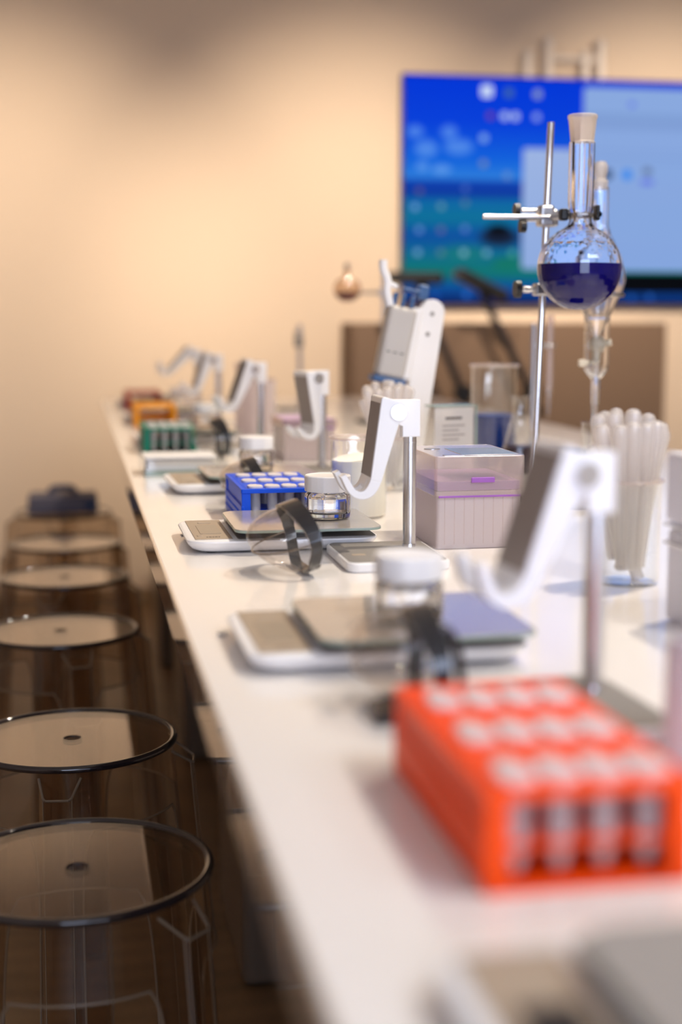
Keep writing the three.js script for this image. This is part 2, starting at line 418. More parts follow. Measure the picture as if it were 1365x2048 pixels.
{
  const P = 0.0356;
  const spots = [
    [0.362, T + P, -2.025, 'glass jar of clear liquid with white lid on the middle scale'],
    [0.317, T + P, -1.325, 'blurred glass jar with white lid on the scale behind the orange rack'],
    [0.345, T + P, -2.71, 'glass jar with white lid on the scale behind the blue rack'],
    [0.345, T + P, -3.77, 'far glass jar with white lid right of the green rack'],
    [0.345, T + P, -4.64, 'farthest glass jar with white lid, right of the yellow rack'],
  ];
  const j0 = makeJar();
  spots.forEach(([x, y, z, label], i) => {
    const s = i ? copyOf(j0, label, [x, y, z]) : j0;
    s.position.set(x, y, z); s.userData.label = label;
  });
}

// ---------------------------------------------------------------- phone stands
function phoneStand(x, z, turn, tilt, label) {
  const t = thing('phone_stand', label, 'phone stand', [x, T, z], R(turn), 'white phone stands along the table');
  const base = obj('base', slab(roundRect(0.138, 0.172, 0.016), 0.013, 0.003, 0, 3).translate(-0.04, 0, 0.035), M.white, t);
  obj('base_pad', slab(roundRect(0.13, 0.164, 0.013), 0.001, 0.0003, 0.0127).translate(-0.04, 0, 0.035), M.grey, base, 'grey rubber pad on the base');
  obj('mark', [slab(roundRect(0.018, 0.012, 0.002), 0.0004, 0, 0.0136).translate(-0.083, 0, 0.06)], M.displayPanel, base);
  const pole = obj('pole', cyl(0.009, 0.009, 0.158, 0, 0.0925, 0, 32), M.alu, t, 'brushed metal pole');
  obj('pole_ring', [cyl(0.0094, 0.0102, 0.004, 0, 0.0155, 0, 32), torus(0.0091, 0.0004, 0, 0.157, 0, 32)], M.alu, pole);
  const col = new THREE.Shape();
  col.moveTo(-0.0112, 0.166); col.lineTo(0.0108, 0.166); col.lineTo(0.0108, 0.214); col.lineTo(-0.018, 0.214); col.absarc(-0.026, 0.2, 0.014, Math.PI / 2, -Math.PI / 2, false); col.lineTo(-0.0112, 0.18);
  obj('collar', new THREE.ExtrudeGeometry(col, { depth: 0.018, bevelEnabled: true, bevelSize: 0.0012, bevelThickness: 0.0012, bevelSegments: 2, curveSegments: 16 }).translate(0, 0, -0.009), M.white, t);
  // the tilting cradle pivots on the knob
  const cradle = new THREE.Group();
  cradle.name = 'cradle';
  cradle.position.set(-0.024, 0.2, 0.022);
  cradle.rotation.z = -R(tilt);
  t.add(cradle);
  const bev = { bevelEnabled: true, bevelSize: 0.0012, bevelThickness: 0.0012, bevelSegments: 2, curveSegments: 16 };
  const arm = new THREE.Shape();
  arm.moveTo(-0.022, 0.015); arm.lineTo(0.002, 0.0135); arm.absarc(0, 0, 0.0135, Math.PI * 0.46, -Math.PI * 0.42, true); arm.lineTo(-0.0035, -0.095); arm.lineTo(-0.0165, -0.095); arm.lineTo(-0.0245, 0.012); arm.quadraticCurveTo(-0.0245, 0.0145, -0.022, 0.015);
  obj('back_plate', new THREE.ExtrudeGeometry(arm, { depth: 0.066, ...bev }).translate(0, 0, -0.056), M.white, cradle);
  const prong = (z0) => new THREE.ExtrudeGeometry(hookShape, { depth: 0.0172, ...bev }).translate(0, 0, z0 + 0.0004);
  const hookShape = new THREE.Shape();
  hookShape.moveTo(-0.0035, -0.09); hookShape.bezierCurveTo(-0.0035, -0.128, -0.034, -0.13, -0.047, -0.113); hookShape.lineTo(-0.057, -0.1); hookShape.lineTo(-0.0525, -0.0965);
  hookShape.lineTo(-0.041, -0.109); hookShape.bezierCurveTo(-0.03, -0.121, -0.0165, -0.117, -0.0165, -0.09); hookShape.closePath();
  obj('hook', prong(-0.008), M.white, cradle);
  obj('hook', prong(-0.056), M.white, cradle);
  obj('hook_web', [rbox(0.0135, 0.026, 0.036, 0.005).rotateZ(-0.25).translate(-0.0118, -0.098, -0.023)], M.white, cradle);
  const ang = Math.atan2(0.008, 0.107);
  obj('grip_pad', rbox(0.0016, 0.1, 0.062, 0.0007).rotateZ(ang).translate(-0.0215, -0.043, -0.023), M.greyPad, cradle, 'dark grey rubber grip pad');
  obj('knob', [cyl(0.0105, 0.0112, 0.004).rotateX(Math.PI / 2).translate(0, 0, 0.0125)], M.knobFace, cradle, 'shiny round hinge knob');
  return t;
}
phoneStand(0.451, -1.885, 0, 12, 'sharp white phone stand with a shiny knob left of the pink tip box');
phoneStand(0.427, -1.115, 3, 22, 'large blurred white phone stand behind the orange rack');
phoneStand(0.516, -2.95, 16, -5, 'white phone stand in front of the small red flask, almost upright cradle');
phoneStand(0.462, -3.52, 9, 24, 'far white phone stand right of the green rack, slanted cradle');
phoneStand(0.437, -4.32, 8, 22, 'very blurred far phone stand behind the slanted one');
phoneStand(0.435, -5.02, 6, 46, 'farthest phone stand, arm stretched out left over the red rack');

// ---------------------------------------------------------------- racks of tubes
const COLS = ['first', 'second', 'third', 'fourth'], ROWS = ['front', 'middle', 'back'];
function makeRack(colour, x, z, turn, label) {
  const w = 0.126, d = 0.234, h = 0.062, m = rackMat[colour];
  const t = thing('tube_rack', label, 'tube rack', [x, T, z], R(turn));
  const top = roundRect(w, d, 0.003);
  for (let c = 0; c < 4; c++) for (let r = 0; r < 3; r++) top.holes.push(circleHole(rackX(c), -rackZ(r), 0.0096));
  for (let k = 0; k < 14; k++) top.holes.push(circleHole(-w / 2 + 0.0075, -d / 2 + 0.014 + k * 0.0157, 0.0028));
  obj('top_plate', slab(top, 0.0065, 0.0006, h - 0.0065), m, t);
  obj('bottom_plate', slab(roundRect(w - 0.002, d - 0.002, 0.003), 0.004, 0.0006, 0), m, t);
  const mid = roundRect(w - 0.016, d - 0.012, 0.002);
  for (let c = 0; c < 4; c++) for (let r = 0; r < 3; r++) mid.holes.push(circleHole(rackX(c), -rackZ(r), 0.0092));
  obj('middle_plate', slab(mid, 0.003, 0.0004, 0.024), m, t);
  for (const s of [-1, 1]) {
    const wall = obj('side_wall', [rbox(0.004, h - 0.03, d - 0.006, 0.001, s * (w / 2 - 0.0055), h / 2 + 0.0145, 0), rbox(0.005, 0.034, d, 0.0012, s * (w / 2 - 0.0025), 0.0185, 0)], m, t);
    const dots = [];
    for (let r = 0; r < 2; r++) for (let k = 0; k < 13; k++) dots.push(ball(0.0022, s * (w / 2 - 0.0004), 0.014 + r * 0.011, -d / 2 + 0.016 + k * 0.0168 + r * 0.006, 8));
    obj('dimple', dots, m, wall);
    for (const e of [-1, 1]) obj('corner_post', rbox(0.014, h - 0.007, 0.008, 0.0012, s * (w / 2 - 0.0078), h / 2 - 0.003, e * (d / 2 - 0.0046)), m, t);
  }
  return t;
}
const rackX = (c) => -0.0375 + c * 0.0268 - 0.001, rackZ = (r) => 0.096 - r * 0.08;
let tube0;
function makeTube() {
  const t = thing('sample_tube', '', 'tube');
  const b = obj('tube_body', lathe([[0, 0], [0.003, 0.0004], [0.0062, 0.008], [0.0082, 0.018], [0.0083, 0.054], [0.0098, 0.0545], [0.0098, 0.0565], [0.0071, 0.0565], [0.0071, 0.0185], [0.0051, 0.0085], [0.0022, 0.002], [0, 0.0016], [0, 0]], 20), M.tube, t);
  obj('contents', lathe([[0, 0.0022], [0.0026, 0.0026], [0.0048, 0.0088], [0.0067, 0.0188], [0.0067, 0.026], [0, 0.026], [0, 0.0022]], 16), M.sample, b);
  obj('cap', [slab(roundRect(0.0228, 0.03, 0.008), 0.0035, 0.0008, 0.0566, 2, 5).translate(0, 0, -0.003), slab(roundRect(0.012, 0.02, 0.002), 0.0022, 0.0004, 0.0568, 1, 3).translate(0, 0, -0.0225)], M.lid, t, 'milky snap cap with hinge');
  return t;
}
function fillRack(colour, x, z, turn, rows = [0, 1, 2]) {
  const c = Math.cos(R(turn)), s = Math.sin(R(turn));
  for (const r of rows) for (let k = 0; k < 4; k++) {
    const lx = rackX(k), lz = rackZ(r), p = [x + lx * c + lz * s, T + 0.0052, z - lx * s + lz * c];
    const label = `milky capped tube in the ${ROWS[r]} row of the ${colour} rack, ${COLS[k]} from the left`;
    const tb = tube0 ? copyOf(tube0, label, p, R(turn)) : (tube0 = makeTube());
    tb.position.set(...p); tb.rotation.y = R(turn);
    tag(tb, label, 'tube', `tubes standing in the ${colour} rack`);
  }
}
for (const [colour, x, z, turn, label] of [
  ['orange', 0.285, -0.857, 0, 'bright orange tube rack, large and blurred in the foreground'],
  ['blue', 0.316, -2.29, 0, 'bright blue tube rack behind the middle scale'],
  ['green', 0.229, -3.545, 0, 'dark green tube rack behind the clear box'],
  ['yellow', 0.245, -4.42, 0, 'amber yellow tube rack behind the green one'],
  ['red', 0.25, -5.21, 0, 'small far red tube rack at the end of the row'],
]) { makeRack(colour, x, z, turn, label); if (!['yellow', 'red'].includes(colour)) fillRack(colour, x, z, turn); }

// ---------------------------------------------------------------- safety goggles
function goggles(x, y, z, turn, lean, label, scale = 1) {
  const t = thing('safety_goggles', label, 'goggles', [x, y, z], R(turn), 'smoky safety goggles along the table');
  const g = new THREE.Group();            // tilt group becomes the frame's own placement
  t.rotation.order = 'YXZ';
  t.rotation.z = R(lean);
  t.scale.setScalar(scale);
  // rim: an upright oval band, opening to +x; lens: a dome bulging to -x
  const a = 0.068, b = 0.046, N = 72, rim = [], ix = [];
  const sec = [[0, 0], [0.014, 0.001], [0.0145, 0.005], [0.0, 0.0045]];
  for (let i = 0; i < N; i++) {
    const th = (i / N) * Math.PI * 2, cz = Math.cos(th), sy = Math.sin(th), nose = sy < -0.6 ? 0.006 * Math.cos((th - 1.5 * Math.PI) * 3) : 0;
    for (const [dx, dr] of sec) rim.push(dx * (1.1 + 0.75 * Math.max(0, sy)) + 0.012 * Math.abs(cz) ** 3, b + (b + dr - nose) * sy, (a + dr) * cz);
  }
  for (let i = 0; i < N; i++) for (let k = 0; k < 4; k++) { const p = i * 4 + k, q = ((i + 1) % N) * 4 + k, p2 = i * 4 + ((k + 1) % 4), q2 = ((i + 1) % N) * 4 + ((k + 1) % 4); ix.push(p, q, p2, q, q2, p2); }
  const rg = new THREE.BufferGeometry(); rg.setAttribute('position', new THREE.Float32BufferAttribute(rim, 3)); rg.setIndex(ix);
  obj('frame', outward(rg), M.frame, t, 'dark grey frame');
  const lp = [], li = [], K = 14;
  for (let k = 0; k <= K; k++) for (let i = 0; i <= N; i++) {
    const th = (i / N) * Math.PI * 2, f = Math.sin((k / K) * Math.PI / 2), dep = Math.cos((k / K) * Math.PI / 2);
    lp.push(0.012 * Math.abs(Math.cos(th)) ** 3 * f - 0.052 * dep * (1 + 0.4 * Math.sin(th) * f), b + b * f * Math.sin(th), a * f * Math.cos(th));
  }
  for (let k = 0; k < K; k++) for (let i = 0; i < N; i++) { const p = k * (N + 1) + i; li.push(p, p + 1, p + N + 1, p + 1, p + N + 2, p + N + 1); }
  const lg = new THREE.BufferGeometry(); lg.setAttribute('position', new THREE.Float32BufferAttribute(lp, 3)); lg.setIndex(li); lg.computeVertexNormals();
  const lens = obj('lens', lg, M.lensSmoke, t, 'clear smoky lens');
  const ridge = [];
  for (let i = 0; i <= 24; i++) { const f = -1 + i / 12; ridge.push(V3(-0.052 * Math.sqrt(Math.max(0, 1 - f * f)) + 0.012 * Math.abs(f) ** 3 - 0.0005, b - 0.002, a * f)); }
  obj('lens_edge', pipe(ridge, 0.0012, 48), M.smokeLine, lens);
  t.updateMatrixWorld(true); t.position.y += y + 0.0006 - new THREE.Box3().setFromObject(t, true).min.y;
  return t;
}
goggles(0.28, T, -1.79, 6, 15, 'sharp clear smoky safety goggles standing in front of the middle scale', 0.93);
{
  const g2 = goggles(0.275, T, -1.135, -4, 6, 'blurred dark framed safety goggles behind the orange rack', 0.9);
  obj('temple', [pipe([V3(0.014, 0.06, 0.05), V3(0.026, 0.083, 0.05), V3(0.036, 0.072, 0.05), V3(0.04, 0.038, 0.05), V3(0.036, 0.006, 0.05)], 0.0045, 32)], M.frame, g2);
  obj('nose_guard', rbox(0.05, 0.01, 0.06, 0.004, -0.018, 0.008, 0.03), M.frame, g2);
}
goggles(0.305, T, -2.5, 4, 10, 'safety goggles half hidden behind the blue rack', 0.8);
goggles(0.335, T, -3.33, 4, 12, 'far safety goggles right of the green rack, dark frame', 0.95);

// ---------------------------------------------------------------- pipette tip boxes
function tipBox(x, z, turn, label, w = 0.132, d = 0.178, h = 0.132) {
  const t = thing('tip_box', label, 'tip box', [x, T, z], R(turn), 'frosted pipette tip boxes with purple trays');
  const hollow = (W0, D0, y0, y1, wall, open) => {
    const s = roundRect(W0, D0, 0.006); s.holes.push(roundRect(W0 - 2 * wall, D0 - 2 * wall, 0.004, new THREE.Path()));
    return [slab(s, y1 - y0, 0.0008, y0), slab(roundRect(W0 - 0.004, D0 - 0.004, 0.005), 0.002, 0.0005, open > 0 ? y0 : y1 - 0.002)];
  };
  const tips = [];
  const base = obj('base', [...hollow(w - 0.008, d - 0.008, 0.0005, 0.082, 0.002, 1)], M.frosted, t);
  obj('rib', [0, 1, 2, 3, 4, 5, 6, 7].map((k) => rbox(0.0012, 0.066, 0.0014, 0.0004, -w / 2 + 0.016 + k * 0.0142, 0.04, d / 2 - 0.0043)), M.frostClear, base);
  const tray = obj('tray', slab(roundRect(w - 0.011, d - 0.011, 0.004), 0.013, 0.0008, 0.083), M.purple, t, 'purple tip tray');
  obj('tray_lip', [rbox(w - 0.012, 0.003, 0.002, 0.0008, 0, 0.0752, d / 2 - 0.0008)], M.purpleDark, tray);
  const latch = obj('latch', rbox(0.034, 0.0075, 0.003, 0.001, 0.004, 0.0985, d / 2 + 0.0008), M.purpleDark, t);
  obj('lid', hollow(w, d, 0.076, h, 0.0018, -1), M.frostClear, t, 'frosted hinged lid');
  const label1 = obj('top_window', [slab(roundRect(w * 0.62, d * 0.6, 0.003), 0.0008, 0.0002, h - 0.0002).translate(0.02, 0, 0.02)], M.greenGlass, t);
  obj('top_stud', [cyl(0.012, 0.012, 0.001, -0.04, h + 0.0002, -0.03, 24), rbox(0.03, 0.001, 0.012, 0.0004, -0.035, h + 0.0002, d / 2 - 0.014)], M.alloy, t);
  for (let i = 0; i < 8; i++) for (let k = 0; k < 5; k++) tips.push(cyl(0.0036, 0.0012, 0.072, -w / 2 + 0.016 + i * 0.0142, 0.045, d / 2 - 0.02 - k * 0.0142, 8, true));
  obj('tip', tips, M.tube, tray).userData.kind = 'stuff';
  return t;
}
tipBox(0.5625, -2.013, 0, 'frosted tip box with purple tray right of the sharp phone stand');
tipBox(0.53, -3.28, 0, 'blurred frosted tip box with purple band behind the blue rack', 0.128, 0.178, 0.095);

// ---------------------------------------------------------------- beakers and tubes
function beaker(name, label, category, x, z, r, h, m, y = T) {
  const t = thing(name, label, category, [x, y, z]);
  const wall = obj('glass_wall', vessel([[r - 0.004, 0.0004], [r - 0.001, 0.0025], [r, 0.007], [r, h - 0.004], [r + 0.0025, h]], 0.0018, 0.0028, 56), m, t);
  obj('lip', torus(r + 0.0016, 0.0024, 0, h, 0, 64), M.frostClear, wall);
  return t;
}
{
  const b = beaker('beaker', 'glass beaker filled with white powder behind the sharp phone stand', 'beaker', 0.461, -2.285, 0.0465, 0.13, M.pane);
  obj('powder', lathe([[0, 0.0036], [0.042, 0.0036], [0.0443, 0.008], [0.0443, 0.094], [0.03, 0.1], [0.012, 0.104], [0, 0.105], [0, 0.0036]], 48), M.powder, b);
}
let glassTube0;
function makeGlassTube() {
  const t = thing('test_tube', '', 'test tube');
  obj('tube_wall', lathe([[0.0078, 0], [0.0096, 0.12], [0.0098, 0.171], [0.0087, 0.1758], [0.0058, 0.1795], [0, 0.181], [0, 0.1798], [0.005, 0.1786], [0.0076, 0.1752], [0.0087, 0.171], [0.0086, 0.12], [0.0068, 0], [0.0078, 0]], 20), M.tube, t);
  obj('mouth_ring', torus(0.0076, 0.0008, 0, 0.001, 0, 24), M.tube, t);
  return t;
}
function bundle(x, z, baseY, rIn, list, where) {
  list.forEach(([a, rr, rise, lean, words]) => {
    const dir = V3(Math.cos(R(a)), 0, Math.sin(R(a))), label = `upside-down clear test tube, ${words} ${where}`;
    const tb = glassTube0 ? copyOf(glassTube0, label, [0, 0, 0]) : (glassTube0 = makeGlassTube());
    tag(tb, label, 'test tube', `upside-down test tubes ${where}`);
    const off = Math.min(rIn * rr, rIn - 0.125 * Math.tan(R(lean)) + 0.002);   // a leaning tube rests on the rim and stands on the far side of the floor
    tb.position.set(x + dir.x * off, baseY + rise, z + dir.z * off);
    tb.quaternion.setFromUnitVectors(V3(0, 1, 0), V3(dir.x * Math.sin(R(lean)), Math.cos(R(lean)), dir.z * Math.sin(R(lean))));
  });
}
beaker('beaker', 'tall clear glass beaker on the right holding upside-down test tubes', 'beaker', 0.667, -1.64, 0.041, 0.128, M.pane);
bundle(0.667, -1.64, T + 0.005, 0.029, [
  [178, 0.75, 0.0, 21, 'leftmost and lowest'], [165, 0.8, 0.016, 12, 'second from the left'], [128, 0.95, 0.014, 7, 'third from the left'], [103, 0.95, 0.016, 5, 'fourth from the left'],
  [85, 0.2, 0.03, 2, 'tallest, in the middle'], [76, 0.95, 0.016, 5, 'in front of the tallest one'], [50, 0.95, 0.018, 6, 'just right of the tallest one'], [25, 0.95, 0.016, 9, 'second from the right'], [3, 0.8, 0.012, 17, 'rightmost'],
  [-30, 0.95, 0.024, 8, 'hidden at the back right'], [-62, 0.95, 0.028, 6, 'at the back, right of centre'], [-95, 0.95, 0.029, 6, 'straight at the back'], [-125, 0.95, 0.026, 6, 'at the back, left of centre'], [-152, 0.95, 0.024, 8, 'hidden at the back left'], [200, 0.3, 0.026, 3, 'inner one near the middle'],
], 'in the right beaker');
beaker('beaker', 'blurred glass beaker full of upside-down tubes behind the powder beaker', 'beaker', 0.585, -2.63, 0.043, 0.1, M.pane);
bundle(0.585, -2.63, T + 0.005, 0.03, [
  [178, 0.8, 0.002, 22, 'leftmost, leaning out'], [160, 0.5, 0.012, 14, 'second from the left'], [128, 0.95, 0.01, 9, 'third from the left'], [102, 0.95, 0.012, 6, 'front middle'],
  [72, 0.95, 0.014, 6, 'front right'], [35, 0.95, 0.016, 8, 'second from the right'], [5, 0.95, 0.014, 13, 'rightmost'],
  [-40, 0.95, 0.018, 8, 'hidden at the back right'], [-80, 0.95, 0.022, 6, 'straight at the back'], [-115, 0.95, 0.02, 8, 'at the back, left of centre'], [-150, 0.95, 0.016, 12, 'hidden at the back left'], [0, 0.1, 0.022, 1, 'inner one in the middle'],
], 'in the blurred beaker');

// ---------------------------------------------------------------- the round flask on its stand
{
  const t = thing('retort_stand', 'shiny steel retort stand with two clamps holding the round blue flask', 'retort stand', [0.812, T, -2.44]);
  obj('base_plate', slab(roundRect(0.19, 0.125, 0.006), 0.012, 0.002, 0).translate(0.06, 0, 0.08), M.black, t, 'black base plate');
  obj('rod', rod(V3(0, 0.012, 0), V3(0.021, 0.662, 0), 0.006, 24), M.chrome, t, 'polished steel rod');
  const c1 = obj('boss_head', [rbox(0.034, 0.03, 0.03, 0.005, 0.017, 0.498, 0.0), rbox(0.026, 0.036, 0.024, 0.005, 0.006, 0.5, 0.024)], M.alloy, t);
  obj('clamp_screw', [rod(V3(-0.03, 0.511, 0.004), V3(0.01, 0.511, 0.004), 0.0035, 12), rod(V3(-0.034, 0.494, 0.02), V3(0.0, 0.494, 0.02), 0.004, 12)], M.chrome, c1);
  obj('screw_knob', [cyl(0.0115, 0.0115, 0.009, 0, 0, 0, 10).rotateZ(Math.PI / 2).translate(-0.04, 0.511, 0.004), cyl(0.0115, 0.0115, 0.01, 0, 0, 0, 10).rotateZ(Math.PI / 2).translate(-0.036, 0.482, 0.026)], M.dark, c1);
  obj('clamp_rod', rod(V3(-0.108, 0.497, 0.03), V3(0.03, 0.497, 0.034), 0.0045, 16), M.alloy, t);
  obj('claw', [pipe([V3(0.012, 0.497, 0.04), V3(0.022, 0.497, 0.098), V3(0.034, 0.497, 0.118), V3(0.05, 0.497, 0.122)], 0.004, 24), pipe([V3(0.012, 0.497, 0.04), V3(0.06, 0.497, 0.075), V3(0.072, 0.497, 0.1), V3(0.066, 0.497, 0.125)], 0.005, 24)], M.alloy, t);
  obj('claw_pad', [rbox(0.014, 0.02, 0.018, 0.004, 0.012, 0.497, 0.1), rbox(0.007, 0.026, 0.02, 0.003, 0.067, 0.5, 0.11)], M.dark, t, 'dark rubber claw pads');
  const c2 = obj('boss_head', [rbox(0.026, 0.022, 0.026, 0.004, 0.008, 0.374, 0.0)], M.alloy, t);
  obj('clamp_screw', [rod(V3(-0.03, 0.374, 0), V3(0.0, 0.374, 0), 0.004, 12), cyl(0.006, 0.006, 0.012, 0, 0, 0, 12).rotateZ(Math.PI / 2).translate(-0.018, 0.374, 0)], M.chrome, c2);
  obj('screw_knob', cyl(0.0155, 0.0155, 0.01, 0, 0, 0, 10).rotateZ(Math.PI / 2).translate(-0.035, 0.374, 0), M.dark, c2);
  obj('ring', [rod(V3(0.012, 0.37, -0.006), V3(0.1, 0.366, -0.08), 0.004, 12), torus(0.05, 0.0035, 0.152, 0.366, -0.11, 48)], M.alloy, t);
}
{
  const r = 0.0708, t = thing('round_flask', 'round bottomed glass flask half full of dark blue liquid', 'flask', [0.847, 1.393, -2.32]);
  const out = [], inn = [], lq = [], a1 = Math.asin(0.0185 / r);
  for (let i = 0; i <= 40; i++) { const a = -Math.PI / 2 + (i / 40) * (Math.PI - a1 - 0.14); out.push([r * Math.cos(a), r * Math.sin(a)]); inn.push([(r - 0.0022) * Math.cos(a), (r - 0.0022) * Math.sin(a)]); }
  const neckO = [[0.0212, 0.0705], [0.0188, 0.078], [0.0186, 0.088], [0.0205, 0.098], [0.0215, 0.108], [0.0215, 0.206]];
  const neckI = [[0.0188, 0.206], [0.0165, 0.112], [0.0158, 0.1], [0.0145, 0.088], [0.0148, 0.078], [0.0175, 0.0695]];
  const wall = obj('glass_wall', lathe([...out, ...neckO, ...neckI, ...inn.slice().reverse().map(([x, y]) => [x, y])], 72), M.glass, t);
  obj('ground_joint', lathe([[0.0216, 0.206], [0.0196, 0.208], [0.0222, 0.232], [0.0236, 0.243], [0.0248, 0.2455], [0.0248, 0.25], [0.0228, 0.251], [0.0212, 0.243], [0.0185, 0.208], [0.0188, 0.2058], [0.0216, 0.206]], 56), M.frostGlass, t, 'frosted ground glass neck');
  for (let i = 0; i <= 32; i++) { const a = -Math.PI / 2 + (i / 32) * (Math.PI / 2 + 0.09); lq.push([(r - 0.0016) * Math.cos(a), (r - 0.0016) * Math.sin(a)]); }
  obj('liquid', lathe([...lq, [0, lq[32][1]], [0, lq[0][1]]], 72), M.blueLiquid, t, 'dark blue liquid');
}
{
  const t = thing('separating_funnel', 'clear glass separating funnel with a frosted tap behind the blue flask', 'funnel', [0.968, 1.108, -2.55]);
  const body = obj('funnel_body', lathe([[0.006, 0.158], [0.009, 0.172], [0.046, 0.252], [0.0505, 0.268], [0.05, 0.284], [0.04, 0.318], [0.022, 0.352], [0.0165, 0.372], [0.016, 0.44], [0.0142, 0.44], [0.0146, 0.372], [0.02, 0.35], [0.038, 0.317], [0.0482, 0.284], [0.0487, 0.268], [0.0443, 0.253], [0.007, 0.172], [0.0042, 0.158], [0.006, 0.158]], 48), M.glass, t);
  obj('stopper', lathe([[0, 0.436], [0.0136, 0.436], [0.0142, 0.45], [0.0095, 0.456], [0.0125, 0.468], [0.0135, 0.478], [0.009, 0.486], [0, 0.487], [0, 0.436]], 32), M.frostGlass, t);
  const tap = obj('tap', [ball(0.0165, 0.002, 0.152, 0, 20), cyl(0.009, 0.007, 0.03, 0, 0.132, 0, 20), rod(V3(0, 0.152, 0), V3(0.026, 0.156, 0.01), 0.006, 12)], M.valve, t, 'frosted tap');
  obj('tap_handle', [rod(V3(0, 0.119, 0.004), V3(-0.03, 0.118, 0.012), 0.005, 12), rbox(0.016, 0.014, 0.01, 0.004, -0.032, 0.118, 0.013)], M.valve, tap);
  obj('outlet_tube', lathe([[0.0062, 0], [0.0062, 0.13], [0.004, 0.13], [0.004, 0], [0.0062, 0]], 20), M.glass, t);
}
{
  const t = thing('graduated_jacket', 'graduated clear glass cylinder with rounded base round the funnel tap', 'glass cylinder', [0.968, 1.108, -2.55]);
  obj('glass_wall', lathe([[0.0082, 0.04], [0.0084, 0.086], [0.0225, 0.104], [0.0238, 0.116], [0.0238, 0.252], [0.0216, 0.252], [0.0216, 0.117], [0.0205, 0.106], [0.0072, 0.09], [0.0072, 0.04], [0.0082, 0.04]], 40), M.glass, t);
  const m = [];
  for (let k = 0; k < 8; k++) m.push(new THREE.TorusGeometry(0.0239, 0.0005, 6, 12, 0.9).rotateX(Math.PI / 2).rotateY(-2.6).translate(0, 0.15 + k * 0.0115, 0));
  obj('graduation', m, M.frostGlass, t);
}
{
  const t = thing('measuring_cylinder', 'narrow clear measuring cylinder beneath the funnel outlet', 'measuring cylinder', [0.962, T, -2.56]);
  obj('glass_wall', vessel([[0.0155, 0.006], [0.0155, 0.126], [0.0175, 0.129]], 0.0016, 0.003, 32), M.pane, t);
  obj('foot', cyl(0.03, 0.032, 0.006, 0, 0.003, 0, 6), M.pane, t);
}
{
  const t = thing('burette_stand', 'blurred second stand with a clear glass burette behind the steel rod', 'burette stand', [1.1, T, -3.2]);
  obj('base_plate', slab(roundRect(0.16, 0.12, 0.006), 0.012, 0.002, 0).translate(0.02, 0, 0), M.black, t);
  obj('rod', cyl(0.006, 0.006, 0.3, -0.04, 0.162, 0, 20), M.alloy, t);
  obj('burette_tube', lathe([[0.0085, 0.16], [0.0085, 0.33], [0.007, 0.33], [0.007, 0.16], [0.0085, 0.16]], 24), M.frostClear, t);
  obj('burette_tip', lathe([[0.002, 0.09], [0.006, 0.14], [0.0085, 0.16], [0.007, 0.16], [0.004, 0.14], [0.001, 0.09], [0.002, 0.09]], 20), M.pane, t);
  obj('clamp', [rod(V3(-0.04, 0.26, 0), V3(0.0, 0.26, 0), 0.005, 12), torus(0.011, 0.003, 0, 0.26, 0, 24)], M.alloy, t);
}

// ---------------------------------------------------------------- blue beaker, conical flasks
{
  const b = beaker('beaker', 'tall glass beaker half full of bright blue liquid', 'beaker', 0.903, -2.99, 0.05, 0.222, M.pane);
  obj('liquid', lathe([[0, 0.0036], [0.046, 0.0036], [0.0478, 0.008], [0.0478, 0.116], [0, 0.116], [0, 0.0036]], 48), M.blueBeaker, b, 'bright blue liquid');
}
function conical(x, z, s, liquid, level, label) {
  const t = thing('conical_flask', label, 'flask', [x, T, z]);
  t.scale.setScalar(s);
  const o = [[0.036, 0.0004], [0.0405, 0.004], [0.0405, 0.01], [0.016, 0.105], [0.0145, 0.112], [0.0145, 0.14], [0.018, 0.145]];
  obj('glass_wall', vessel(o, 0.0016, 0.003, 40), M.pane, t);
  const rl = 0.0405 - 0.0245 * ((level - 0.01) / 0.095) - 0.0022;
  obj('liquid', lathe([[0, 0.004], [0.034, 0.004], [0.0378, 0.01], [rl, level], [0, level], [0, 0.004]], 40), liquid, t);
  return t;
}
conical(0.918, -2.85, 1.13, M.plum, 0.052, 'conical glass flask with dark plum liquid in front of the blue beaker');
conical(0.575, -3.5, 1.05, M.redLiquid, 0.074, 'small conical flask of red liquid behind the upright phone stand');

// ---------------------------------------------------------------- sign holder
{
  const t = thing('sign_holder', 'clear acrylic sign holder with a printed paper sheet', 'sign holder', [0.7, T, -2.58], R(18));
  const paperTex = canvasTexture(256, 384, (c, w, h) => {
    c.fillStyle = '#efe4dc'; c.fillRect(0, 0, w, h);
    c.fillStyle = '#6d625e'; c.fillRect(70, 46, 110, 12);
    c.fillStyle = '#b3a49c';
    for (let k = 0; k < 4; k++) c.fillRect(50, 84 + k * 22, 150 - (k % 2) * 40, 7);
    for (let k = 0; k < 6; k++) c.fillRect(50, 200 + k * 22, 150 - (k % 3) * 30, 7);
  });
  obj('front_panel', rbox(0.094, 0.158, 0.003, 0.001, 0, 0.083, 0.006), M.acrylic, t);
  obj('back_panel', rbox(0.094, 0.158, 0.003, 0.001, 0, 0.083, -0.024), M.acrylic, t);
  obj('sheet', new THREE.PlaneGeometry(0.086, 0.15).translate(0, 0.084, 0.0042), std(0xffffff, 0.85, { map: paperTex }), t, 'printed paper sheet');
  obj('base', rbox(0.1, 0.005, 0.06, 0.002, 0, 0.003, -0.008), M.acrylic, t);
  obj('edge', [rbox(0.003, 0.158, 0.004, 0.001, 0.048, 0.083, 0.006), rbox(0.003, 0.158, 0.004, 0.001, 0.048, 0.083, -0.024), rbox(0.094, 0.003, 0.034, 0.001, 0, 0.162, -0.009)], M.greenEdge, t);
}

